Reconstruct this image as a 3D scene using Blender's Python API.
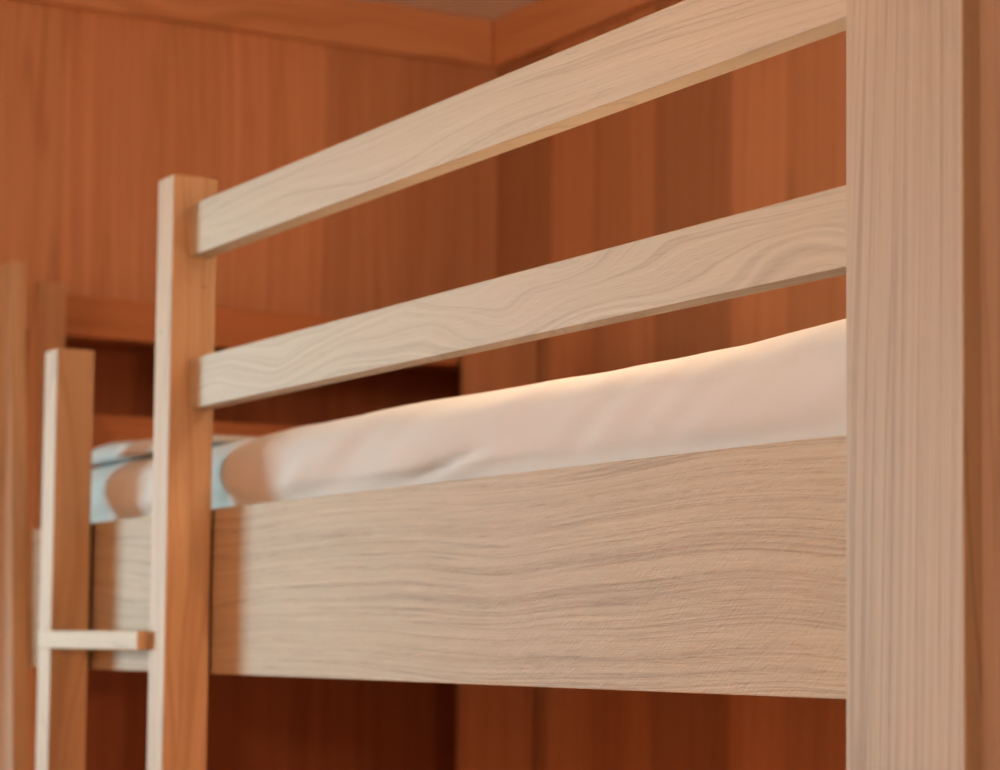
import bpy, bmesh, math, random
from mathutils import Vector, Matrix, noise
for o in list(bpy.data.objects): bpy.data.objects.remove(o)
sc = bpy.context.scene
COL = sc.collection
EYE = 1.45                                   # eye height; z values below are relative to the eye

# ------------------------------------------------------------------ camera
F_PX, YAW, PITCH, ROLL, CX, CY = 2392.05, 0.516386, 0.0714504, 0.0095985, 526.39, 473.45
fw = Vector((math.sin(YAW)*math.cos(PITCH), math.cos(YAW)*math.cos(PITCH), math.sin(PITCH)))
rt = Vector((math.cos(YAW), -math.sin(YAW), 0)); up = rt.cross(fw)
rt2 = rt*math.cos(ROLL)+up*math.sin(ROLL); up2 = -rt*math.sin(ROLL)+up*math.cos(ROLL)
cam = bpy.data.cameras.new('camera'); camo = bpy.data.objects.new('camera', cam); COL.objects.link(camo)
M = Matrix((rt2, up2, -fw)).transposed().to_4x4(); M.translation = Vector((0, 0, EYE)); camo.matrix_world = M
cam.sensor_width = 36; cam.sensor_fit = 'HORIZONTAL'; cam.lens = F_PX*36/1000
cam.shift_x = (500-CX)/1000; cam.shift_y = (CY-385)/1000
cam.clip_start = .05; cam.clip_end = 60
cam.dof.use_dof = True; cam.dof.focus_distance = 2.0; cam.dof.aperture_fstop = 6.3
sc.camera = camo

# ------------------------------------------------------------------ light
w = bpy.data.worlds.new('world'); sc.world = w; w.use_nodes = True
w.node_tree.nodes['Background'].inputs[0].default_value = (.55, .75, 1, 1)
w.node_tree.nodes['Background'].inputs[1].default_value = .6

def area(name, loc, target, sx, sy, power, col):
    l = bpy.data.lights.new(name, 'AREA'); l.shape = 'RECTANGLE'; l.size = sx; l.size_y = sy
    l.energy = power; l.color = col
    o = bpy.data.objects.new(name, l); COL.objects.link(o)
    o.location = (loc[0], loc[1], loc[2]+EYE)
    d = Vector(target)-Vector(loc)
    o.rotation_euler = d.to_track_quat('-Z', 'Y').to_euler()
    return o
# daylight coming in through the window of the left wall
area('window_daylight', (-3.55, 9.3, .22), (1.0, 2.4, .1), 2.2, 1.3, 590, (.57, .88, .95))
# unseen warm fill under the ceiling, added to light the stiles' near faces
area('stile_fill_light', (.80, 1.40, 1.08), (1.0, 2.7, .1), .30, .30, 1.8, (1.0, .38, .17))
# warm lamp over the near end of the top bunk, behind the corner post
area('bed_lamp_light', (1.62, 1.80, 1.08), (1.56, 2.0, .2), .5, .5, 8, (1.0, .62, .38)).data.spread = math.radians(84)
# point fill hidden behind the corner post, added to brighten the ceiling corner
bl = bpy.data.lights.new('ceiling_corner_fill', 'POINT'); bl.shadow_soft_size = .06; bl.energy = 7.5; bl.color = (1.0, .66, .42)
blo = bpy.data.objects.new('ceiling_corner_fill', bl); COL.objects.link(blo); blo.location = (1.50, 1.30, .86+EYE)
# small warm fill added below the bed, lifts low walls and stile bottoms
area('under_bed_fill', (1.17, 1.55, -.50), (1.25, 3.6, -.15), .12, .12, 4.5, (1.0, .48, .25))
# warm globe lamp hanging in the room behind the camera
gl = bpy.data.lights.new('globe_lamp_light', 'POINT'); gl.shadow_soft_size = .18; gl.energy = 155; gl.color = (1.0, .62, .39)
glo = bpy.data.objects.new('globe_lamp_light', gl); COL.objects.link(glo); glo.location = (-3.1, -.2, .85+EYE)
sc.view_settings.view_transform = 'Standard'; sc.view_settings.look = 'None'
sc.view_settings.gamma = 1; sc.view_settings.use_curve_mapping = False
sc.view_settings.exposure = 0.0

# ------------------------------------------------------------------ materials
class NT:
    def __init__(s, name):
        s.m = bpy.data.materials.new(name); s.m.use_nodes = True
        s.t = s.m.node_tree; s.b = s.t.nodes['Principled BSDF']
    def n(s, typ, **kw):
        x = s.t.nodes.new(typ)
        for k, v in kw.items(): setattr(x, k, v)
        return x
    def l(s, a, b): s.t.links.new(a, b)
    def mth(s, op, a, b=None, c=None):
        x = s.n('ShaderNodeMath', operation=op)
        for i, v in enumerate((a, b, c)):
            if v is None: continue
            if isinstance(v, (int, float)): x.inputs[i].default_value = v
            else: s.l(v, x.inputs[i])
        return x.outputs[0]
    def ramp(s, fac, stops, interp='LINEAR'):
        r = s.n('ShaderNodeValToRGB'); e = r.color_ramp.elements; r.color_ramp.interpolation = interp
        while len(e) > 1: e.remove(e[-1])
        e[0].position = stops[0][0]; e[0].color = (*stops[0][1], 1)
        for p, c in stops[1:]:
            q = e.new(p); q.color = (*c, 1)
        s.l(fac, r.inputs[0]); return r.outputs[0]
    def mix(s, fac, a, b, mode='MIX'):
        x = s.n('ShaderNodeMix', data_type='RGBA', blend_type=mode)
        for i, v in ((0, fac), (6, a), (7, b)):
            if isinstance(v, (int, float)): x.inputs[i].default_value = v
            elif isinstance(v, tuple): x.inputs[i].default_value = (*v, 1)
            else: s.l(v, x.inputs[i])
        return x.outputs[2]
    def noise(s, vec, scale, detail=3, rough=.55, dist=0):
        x = s.n('ShaderNodeTexNoise'); s.l(vec, x.inputs['Vector'])
        x.inputs['Scale'].default_value = scale; x.inputs['Detail'].default_value = detail
        x.inputs['Roughness'].default_value = rough; x.inputs['Distortion'].default_value = dist
        return x.outputs['Fac']

def oak(name, along, across, rings=60, warp=1.5, wlong=3.0, wshort=8.0, light=(.57, .455, .29), dark=(.38, .26, .135),
        contrast=.55, seed=0., pores=.5, spots=(), bump=.25, rough=.55, ray=0.0, leaf=None, lines=.35):
    """light oak: growth lines run along one axis ('X','Y','Z'), spaced over another, bent by slow noise"""
    k = NT(name)
    g = k.n('ShaderNodeNewGeometry'); sp = k.n('ShaderNodeSeparateXYZ'); k.l(g.outputs['Position'], sp.inputs[0])
    ax = {'X': sp.outputs[0], 'Y': sp.outputs[1], 'Z': sp.outputs[2]}
    third = [a for a in 'XYZ' if a not in (along, across)][0]
    def vec(sa, sc_, st):
        c = k.n('ShaderNodeCombineXYZ')
        k.l(k.mth('MULTIPLY', ax[along], sa), c.inputs[0])
        k.l(k.mth('MULTIPLY', ax[across], sc_), c.inputs[1])
        k.l(k.mth('MULTIPLY_ADD', ax[third], st, seed), c.inputs[2])
        return c.outputs[0]
    bend = k.noise(vec(wlong, wshort, wshort), 1, 1.5, .4)
    ph = k.mth('ADD', k.mth('MULTIPLY', ax[across], rings), k.mth('MULTIPLY', bend, warp*6))
    ph2 = k.mth('ADD', ph, k.mth('MULTIPLY', ax[third], rings*.35))
    # irregular ring spacing: 1-D noise of the bent coordinate
    c1 = k.n('ShaderNodeCombineXYZ'); k.l(ph2, c1.inputs[0]); c1.inputs[1].default_value = seed*3.1
    k.l(k.mth('MULTIPLY', ax[along], .8), c1.inputs[2])
    ring = k.noise(c1.outputs[0], 1.0, 4, .62)
    # fine fibre
    c2 = k.n('ShaderNodeCombineXYZ'); k.l(ph2, c2.inputs[0]); c2.inputs[1].default_value = 40+seed
    k.l(k.mth('MULTIPLY', ax[along], 1.6), c2.inputs[2])
    ln = k.mth('SUBTRACT', 1, k.mth('MULTIPLY', k.mth('ABSOLUTE', k.mth('SUBTRACT', k.noise(c2.outputs[0], .45, 1, .5), .5)), 40))
    ln.node.use_clamp = True
    fib = k.noise(vec(9, 420, 420), 1, 3, .6)
    fine = k.noise(vec(28, 900, 900), 1, 2, .6)
    big = k.noise(vec(1.3, 9, 9), 1, 2, .5)
    f = k.mth('ADD', k.mth('MULTIPLY', k.mth('SUBTRACT', ring, .5), 2.1*contrast),
              k.mth('MULTIPLY', k.mth('SUBTRACT', fib, .5), .75*pores))
    f = k.mth('ADD', f, k.mth('MULTIPLY', k.mth('SUBTRACT', big, .5), .5))
    f = k.mth('ADD', f, .30)
    f.node.use_clamp = True
    col = k.mix(f, light, dark)
    # open pores: short dark dashes in the earlywood lines
    p = k.mth('MULTIPLY', k.mth('GREATER_THAN', fine, .60), k.mth('GREATER_THAN', ring, .53))
    col = k.mix(k.mth('MULTIPLY', p, .35*pores), col, (dark[0]*.72, dark[1]*.66, dark[2]*.6))
    col = k.mix(k.mth('MULTIPLY', k.mth('MULTIPLY', ln, k.mth('ADD', fine, .1)), lines*1.6), col, (dark[0]*.72, dark[1]*.66, dark[2]*.6))
    if leaf: col = k.mix(1.0, col, leaf(k, ax), 'MULTIPLY')
    for (pt, rad) in spots:
        d = k.n('ShaderNodeVectorMath', operation='DISTANCE'); k.l(g.outputs['Position'], d.inputs[0])
        d.inputs[1].default_value = (pt[0], pt[1], pt[2]+EYE)
        r = k.n('ShaderNodeMapRange'); r.inputs[1].default_value = rad*.6; r.inputs[2].default_value = rad*1.2
        r.inputs[3].default_value = .85; r.inputs[4].default_value = 0
        k.l(d.outputs['Value'], r.inputs[0]); col = k.mix(r.outputs[0], col, (.05, .03, .02))
    k.l(col, k.b.inputs['Base Color'])
    k.b.inputs['Roughness'].default_value = rough
    k.b.inputs['Specular IOR Level'].default_value = .3
    h = k.mth('ADD', k.mth('MULTIPLY', ring, -.7), k.mth('MULTIPLY', fine, -.5))
    if ray:
        rv = k.n('ShaderNodeVectorRotate', rotation_type='EULER_XYZ'); rv.inputs['Rotation'].default_value = (.6, 0, 0)
        k.l(g.outputs['Position'], rv.inputs[0])
        mp = k.n('ShaderNodeMapping'); mp.inputs['Scale'].default_value = (60, 90, 420); k.l(rv.outputs[0], mp.inputs[0])
        h = k.mth('ADD', h, k.mth('MULTIPLY', k.noise(mp.outputs[0], 1, 2, .5), ray))
    bp = k.n('ShaderNodeBump'); bp.inputs['Strength'].default_value = bump; bp.inputs['Distance'].default_value = .0015
    k.l(h, bp.inputs['Height']); k.l(bp.outputs[0], k.b.inputs['Normal'])
    return k.m

def leaves(axis, lo, hi, edges, tones):
    """veneer leaves: a tone for each strip between edges"""
    def f(k, ax):
        r = k.n('ShaderNodeMapRange'); r.inputs[1].default_value = lo; r.inputs[2].default_value = hi
        k.l(ax[axis], r.inputs[0])
        st = [(0.0, (tones[0],)*3)]
        for e, t in zip(edges, tones[1:]): st.append(((e-lo)/(hi-lo), (t, t*.97, t*.95)))
        return k.ramp(r.outputs[0], st, 'CONSTANT')
    return f

W_L, W_D = (.68, .385, .22), (.50, .24, .12)
m_wall_right = oak('oak_veneer_right', 'Z', 'Y', rings=60, warp=1.0, wlong=.7, wshort=4, light=W_L, dark=W_D, contrast=.45, pores=.5,
    seed=3.3, bump=.05, leaf=leaves('Y', 0, 4, [.9, 1.4, 1.9, 2.3, 2.6, 2.837, 2.976, 3.19, 3.278, 3.382, 3.528], [.8, .9, .75, .95, .8, .74, .90, .64, .86, .78, .90, .64]))
m_wall_back = oak('oak_veneer_back', 'Z', 'X', rings=75, warp=1.6, wlong=.8, wshort=4.5, light=W_L, dark=W_D, contrast=.75, pores=.6,
    seed=7.7, bump=.05, leaf=leaves('X', 0, 3, [1.237, 1.53, 1.701, 1.85], [.92, 1.0, 1.04, .86, .80]))
m_recess = oak('oak_veneer_recess', 'Z', 'X', rings=70, warp=1, wlong=.9, wshort=3.5, light=(.34, .125, .05), dark=(.20, .06, .022), contrast=.5, pores=.3, seed=1.7, bump=.05)  # wall veneer with the shade of the recess put into its colour
m_crown_b = oak('oak_crown_back', 'X', 'Z', rings=60, light=(.70, .40, .22), dark=(.54, .27, .13), contrast=.35, seed=2.2, bump=.05)
m_crown_r = oak('oak_crown_right', 'Y', 'Z', rings=60, light=(.70, .40, .22), dark=(.54, .27, .13), contrast=.35, seed=4.2, bump=.05)
m_room = oak('oak_room', 'Z', 'Y', rings=30, light=(.62, .33, .17), dark=(.48, .22, .10), contrast=.35, seed=9)
m_board = oak('oak_side_board', 'Y', 'Z', rings=230, warp=2.8, wlong=1.7, wshort=4.5, contrast=.52, pores=1.1, lines=.5, seed=5.1, bump=.8, ray=.6, light=(.525, .428, .292), dark=(.33, .228, .13))
m_railt = oak('oak_top_rail', 'Y', 'Z', rings=150, warp=2.2, wlong=2.0, wshort=8, contrast=.38, pores=.8, lines=.4, seed=11.3, light=(.57, .505, .375), dark=(.42, .335, .22))
m_railm = oak('oak_mid_rail', 'Y', 'Z', rings=130, warp=3.0, wlong=3.2, wshort=12, contrast=.6, pores=.5, seed=6.6, light=(.54, .475, .345), dark=(.38, .295, .185))
m_stile = oak('oak_stile', 'Z', 'X', rings=75, warp=1.6, wlong=1.8, wshort=9, contrast=.8, pores=.7, seed=8.8, light=(.58, .43, .27), dark=(.39, .24, .125),
    spots=(((1.034, 2.7236, .3736), .0022), ((1.0763, 2.69, .4278), .0016)))
m_stile2 = oak('oak_far_stile', 'Z', 'X', rings=50, warp=1.0, wlong=1.8, wshort=9, contrast=.6, pores=.5, seed=2.8, light=(.58, .42, .26), dark=(.39, .24, .125))
m_column = oak('oak_column', 'Z', 'Y', rings=230, warp=4.0, wlong=.7, wshort=6, contrast=.38, pores=.8, lines=.5, seed=13.4, light=(.48, .405, .30), dark=(.31, .24, .16))
m_jamb = oak('oak_jamb', 'Z', 'Y', rings=70, warp=1.0, wlong=1.3, wshort=8, contrast=.5, pores=.8, seed=3.4, light=(.46, .42, .36), dark=(.33, .29, .24))
m_rung = oak('oak_rung', 'Y', 'Z', rings=70, warp=1.0, contrast=.35, seed=4.4)
m_far = oak('oak_far_bed', 'X', 'Z', rings=60, warp=1.5, wlong=2.5, wshort=8, contrast=.45, pores=.5, seed=12.5, light=(.60, .26, .11), dark=(.42, .16, .06))
m_farv = oak('oak_far_upright', 'Z', 'X', rings=50, warp=1.0, wlong=1.8, wshort=9, contrast=.4, pores=.5, seed=15.5, light=(.70, .42, .235), dark=(.54, .30, .155))
m_floor = oak('oak_floor', 'Y', 'X', rings=30, light=(.50, .26, .13), dark=(.36, .16, .07), contrast=.4, seed=1)

def plain(name, col, rough=.8, amp=.04, scale=6, bump=0, bscale=400):
    k = NT(name); g = k.n('ShaderNodeNewGeometry')
    n = k.noise(g.outputs['Position'], scale, 3)
    c = k.mix(n, tuple(x*(1-amp) for x in col), tuple(min(1, x*(1+amp)) for x in col))
    k.l(c, k.b.inputs['Base Color']); k.b.inputs['Roughness'].default_value = rough
    k.b.inputs['Specular IOR Level'].default_value = .2
    if bump:
        bp = k.n('ShaderNodeBump'); bp.inputs['Strength'].default_value = bump; bp.inputs['Distance'].default_value = .0008
        k.l(k.noise(g.outputs['Position'], bscale, 2), bp.inputs['Height']); k.l(bp.outputs[0], k.b.inputs['Normal'])
    return k.m
m_plaster = plain('white_plaster', (.88, .87, .86), .9, .03, 4, .2, 160)
m_sheet = plain('white_cotton', (.67, .70, .70), .85, .015, 12, .25, 900)
m_white = plain('white_lacquer', (.85, .85, .83), .4)
m_metal = plain('lamp_white', (.8, .8, .78), .35)

# ------------------------------------------------------------------ mesh helpers (coordinates: x, y, height relative to the eye)
def bx(bm, x0, x1, y0, y1, z0, z1):
    v = [bm.verts.new((x, y, z+EYE)) for x in (x0, x1) for y in (y0, y1) for z in (z0, z1)]
    for f in ((0, 1, 3, 2), (4, 6, 7, 5), (0, 4, 5, 1), (2, 3, 7, 6), (0, 2, 6, 4), (1, 5, 7, 3)): bm.faces.new([v[i] for i in f])
    return v
def obj(name, bm, mat, parent=None, bevel=0, smooth=False, base=None):
    bmesh.ops.recalc_face_normals(bm, faces=bm.faces)
    if bevel: bmesh.ops.bevel(bm, geom=list(bm.edges), offset=bevel, segments=2, profile=.6, affect='EDGES')
    org = Vector((0, 0, 0))
    if parent is not None: org = parent.matrix_world.translation if parent.type == 'MESH' else parent.location
    xs = [v.co for v in bm.verts]
    c = Vector((sum(v.x for v in xs)/len(xs), sum(v.y for v in xs)/len(xs), min(v.z for v in xs)))
    for v in bm.verts: v.co -= c
    me = bpy.data.meshes.new(name); bm.to_mesh(me); bm.free()
    me.materials.append(mat)
    if smooth:
        for p in me.polygons: p.use_smooth = True
    o = bpy.data.objects.new(name, me); COL.objects.link(o)
    if parent is not None:
        o.parent = parent; o.location = c-Vector(parent['_abs']) if '_abs' in parent else c-parent.location
    else: o.location = c
    return o
def box(name, dims, mat, parent=None, bevel=.0015):
    bm = bmesh.new(); bx(bm, *dims); return obj(name, bm, mat, parent, bevel)
def struct(name, dims, mat, bevel=0):
    o = box(name, dims, mat, None, bevel); o['kind'] = 'structure'; return o
def thing(name, label, cat, loc):
    o = bpy.data.objects.new(name, None); COL.objects.link(o); o.location = (loc[0], loc[1], loc[2]+EYE)
    o.empty_display_size = .1; o['label'] = label; o['category'] = cat; return o

FL, CE = -1.45, 1.12
# ------------------------------------------------------------------ the room
struct('floor', (-3.8, 2.25, -2.2, 11.4, FL-.1, FL), m_floor)
struct('ceiling', (-3.8, 2.25, -2.2, 11.4, CE, CE+.1), m_plaster)
struct('wall_right', (2.05, 2.2, -2.2, 4.1, FL, CE), m_wall_right)
# back wall: upper face, and the lower recess behind the second bunk
bm = bmesh.new(); bx(bm, .81, 2.05, 3.73, 4.1, .50, CE); bx(bm, .81, 1.05, 3.73, 4.1, FL, .50)
o = obj('wall_back', bm, m_wall_back); o['kind'] = 'structure'
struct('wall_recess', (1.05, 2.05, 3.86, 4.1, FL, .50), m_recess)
struct('wall_partition', (.81, 2.05, 4.1, 11.0, FL, CE), m_room)
struct('wall_far', (-3.6, 2.05, 11.0, 11.15, FL, CE), m_room)
struct('wall_front', (-3.6, 2.05, -2.15, -2.0, FL, CE), m_room)
bm = bmesh.new(); X0, X1 = -3.75, -3.6
bx(bm, X0, X1, -2.0, 8.2, FL, CE); bx(bm, X0, X1, 10.4, 11.0, FL, CE); bx(bm, X0, X1, 8.2, 10.4, FL, -.55); bx(bm, X0, X1, 8.2, 10.4, .85, CE)
o = obj('wall_left', bm, m_room); o['kind'] = 'structure'
bm = bmesh.new()
for d in ((-3.7, -3.64, 8.2, 8.26, -.55, .85), (-3.7, -3.64, 10.34, 10.4, -.55, .85), (-3.7, -3.64, 8.26, 10.34, -.55, -.49), (-3.7, -3.64, 8.26, 10.34, .79, .85), (-3.69, -3.65, 9.28, 9.32, -.49, .79)):
    bx(bm, *d)
o = obj('window_1', bm, m_white, bevel=.004); o['kind'] = 'structure'
# flat oak trim under the ceiling
struct('trim_1', (.81, 2.03, 3.712, 3.73, 1.035, CE), m_crown_b, .002)
struct('trim_2', (2.032, 2.05, -2.0, 3.73, 1.035, CE), m_crown_r, .002)
# panelled wall this side of the bed's corner post
struct('wall_near', (1.067, 1.12, -2.0, 1.2545, FL, CE), m_jamb)

# ------------------------------------------------------------------ the bunk bed
bed = thing('bunk_bed', 'light oak bunk bed in front, with two guard rails, deep side board and ladder', 'bunk bed', (1.5, 2.4, FL))
box('side_board', (1.0965, 1.1215, 1.384, 3.405, -.0385, .1605), m_board, bed, .0012)
box('guard_rail', (1.056, 1.0815, 1.383, 2.691, .4632, .5258), m_railt, bed, .0012)
box('guard_rail', (1.060, 1.0835, 1.383, 2.691, .2785, .3392), m_railm, bed, .0012)
box('corner_post', (1.052, 1.21, 1.2545, 1.3855, FL, CE), m_column, bed, .0015)
box('ladder_stile', (1.035, 1.0915, 2.690, 2.742, FL, .562), m_stile, bed, .0015)
box('ladder_stile', (1.035, 1.0875, 3.111, 3.163, FL, .3945), m_stile2, bed, .0015)
for i in range(5):
    z = -i*.255
    box('ladder_rung', (1.0205, 1.0352, 2.7425, 3.1205, z-.0108, z+.0122), m_rung, bed, .0012)
box('bed_base', (1.1215, 2.045, 1.384, 3.40, .02, .045), m_far, bed, .001)
box('end_board', (1.1215, 2.045, 3.38, 3.405, -.0385, .1605), m_far, bed, .001)

# mattress: rounded cross-section swept along the bed, with a soft uneven top
prof = [(1.30, .258), (1.49, .2605), (1.67, .2545), (1.835, .2540), (2.04, .2565), (2.34, .2560), (2.53, .2520), (2.70, .2490), (3.2, .247), (3.4, .247)]
def lerp(t, tab):
    for (a, b), (c, d) in zip(tab, tab[1:]):
        if t <= c:
            s = max(0, min(1, (t-a)/(c-a))); s = s*s*(3-2*s); return b+(d-b)*s
    return tab[-1][1]
def mattress():
    bm = bmesh.new(); NY, NA = 380, 320
    xc, hw, y0, y1, zb = 1.572, .449, 1.402, 3.30, .046
    rings = []
    for i in range(NY+1):
        y = y0+(y1-y0)*i/NY
        e = min(y-y0, y1-y); rr = .05
        sh = 0 if e > rr else rr-math.sqrt(max(0, rr*rr-(rr-e)**2))
        zt = lerp(y, prof); zm, hh = (zt+zb)/2, (zt-zb)/2
        ring = []
        for j in range(NA):
            a = 2*math.pi*j/NA; ca, sa = math.cos(a), math.sin(a)
            R = .034; t = j/NA*4; sd = int(t) % 4; q = t-int(t)
            # each quarter: half a flat side, a corner arc, half a side
            sx, sz = ((1, 1), (-1, 1), (-1, -1), (1, -1))[sd]
            th = math.pi/2*(sd+max(0, min(1, (q-.2)/.6)))
            px = sx*(hw-R)+R*math.cos(th); pz = sz*(hh-R)+R*math.sin(th)
            if q < .2:
                k = q/.2
                if sd % 2 == 0: pz = pz*k
                else: px = px*k
            elif q > .8:
                k = (1-q)/.2
                if sd % 2 == 0: px = px*k
                else: pz = pz*k
            rx = hw-sh*.5; px *= rx/hw; pz *= (hh-sh*.6)/hh
            x, z = xc+px, zm+pz
            if px < -hw*.8:
                x += -.010*max(0, pz/hh-.05)*(1-pz/hh)*4
                k = max(0, min(1, (z-.163)/.022)); k = k*k*(3-2*k)
                x = x*k+max(x, 1.1232)*(1-k)
            nn = noise.noise(Vector((x*5, y*2.2, z*5)))
            if z > .18: z += nn*.003*min(1, max(.25, (2.9-y)*3))
            if px < -hw*.8 and z > .163:
                # a shallow fold where the sheet is tucked behind the board
                lz = .165+.13*max(0, 2.25-y)          # the fold climbs towards the near end
                f = math.exp(-((y-2.15)/.07)**2)*math.exp(-((z-lz)/.0045)**2)
                g = math.exp(-((y-2.13)/.08)**2)*math.exp(-((z-lz+.011)/.007)**2)
                kk = max(0, min(1, (z-.163)/.006)); x += kk*(.010*f-.004*g)
                x += k*.0028*math.sin((y*1.1+z*5)*10+nn*5)
                x += k*.0022*noise.noise(Vector((y*16+z*30, z*14-y*3, 4.2)))
            ring.append(bm.verts.new((x, y, z+EYE)))
        rings.append(ring)
    for a, b in zip(rings, rings[1:]):
        for j in range(NA): bm.faces.new((a[j], a[(j+1) % NA], b[(j+1) % NA], b[j]))
    bm.faces.new(rings[0]); bm.faces.new(rings[-1])
    return bm
o = obj('mattress', mattress(), m_sheet, smooth=True)
o['label'] = 'white sheeted mattress lying behind the deep oak side board'; o['category'] = 'mattress'

def pillow():
    bm = bmesh.new(); N = 40; x0, x1, y0, y1, zb = 1.122, 1.80, 2.80, 3.295, .2491
    def P(i, j, s):
        u, v = 2*i/N-1, 2*j/N-1
        e = (1-abs(u)**12)**.5*(1-abs(v)**8)**.5
        pin = 1-.02*(abs(u)*abs(v))**2
        x = (x0+x1)/2+(x1-x0)/2*u*pin; y = (y0+y1)/2+(y1-y0)/2*v*pin
        hgt = .026+.014*v
        z = zb+.0022+(hgt*e if s > 0 else -.0018*e)
        z += noise.noise(Vector((x*9, y*9, 1)))*.006*e if s > 0 else 0
        return (x, y, z+EYE)
    top = [[bm.verts.new(P(i, j, 1)) for j in range(N+1)] for i in range(N+1)]
    bot = [[top[i][j] if i in (0, N) or j in (0, N) else bm.verts.new(P(i, j, -1)) for j in range(N+1)] for i in range(N+1)]
    for i in range(N):
        for j in range(N):
            bm.faces.new((top[i][j], top[i+1][j], top[i+1][j+1], top[i][j+1]))
            f = [bot[i][j], bot[i][j+1], bot[i+1][j+1], bot[i+1][j]]
            if len(set(f)) == 4 and not bm.faces.get(f):
                try: bm.faces.new(f)
                except ValueError: pass
    return bm
o = obj('pillow', pillow(), m_sheet, smooth=True)
o['label'] = 'white pillow on the far end of the mattress, glimpsed between the ladder stiles'; o['category'] = 'pillow'

# ------------------------------------------------------------------ second bunk across the back wall
b2 = thing('bunk_bed', 'darker oak bunk bed across the back wall, its two guard rails half hidden', 'bunk bed', (1.55, 3.65, FL))
box('guard_post', (1.158, 1.202, 3.575, 3.625, FL, .5555), m_farv, b2, .0015)
box('guard_rail', (1.2015, 1.906, 3.598, 3.622, .4765, .5410), m_far, b2, .0012)
box('guard_rail', (1.2015, 1.906, 3.598, 3.622, .2900, .3545), m_far, b2, .0012)
box('corner_post', (1.905, 2.046, 3.57, 3.584, FL, .555), m_wall_back, b2, .0015)
box('side_board', (1.06, 1.905, 3.626, 3.650, -.0385, .1605), m_far, b2, .0012)
bm = bmesh.new(); bx(bm, 1.0725, 1.0962, 3.450, 3.525, FL, .562)
for q in bm.verts: q.co.y -= (.562-(q.co.z-EYE))*.093
o = obj('ladder_upright', bm, m_stile2, None, .0015)
o['label'] = 'slightly leaning oak ladder upright at the far left edge of the photo'; o['category'] = 'ladder upright'
for o in bpy.data.objects:
    if '_abs' in o: del o['_abs']
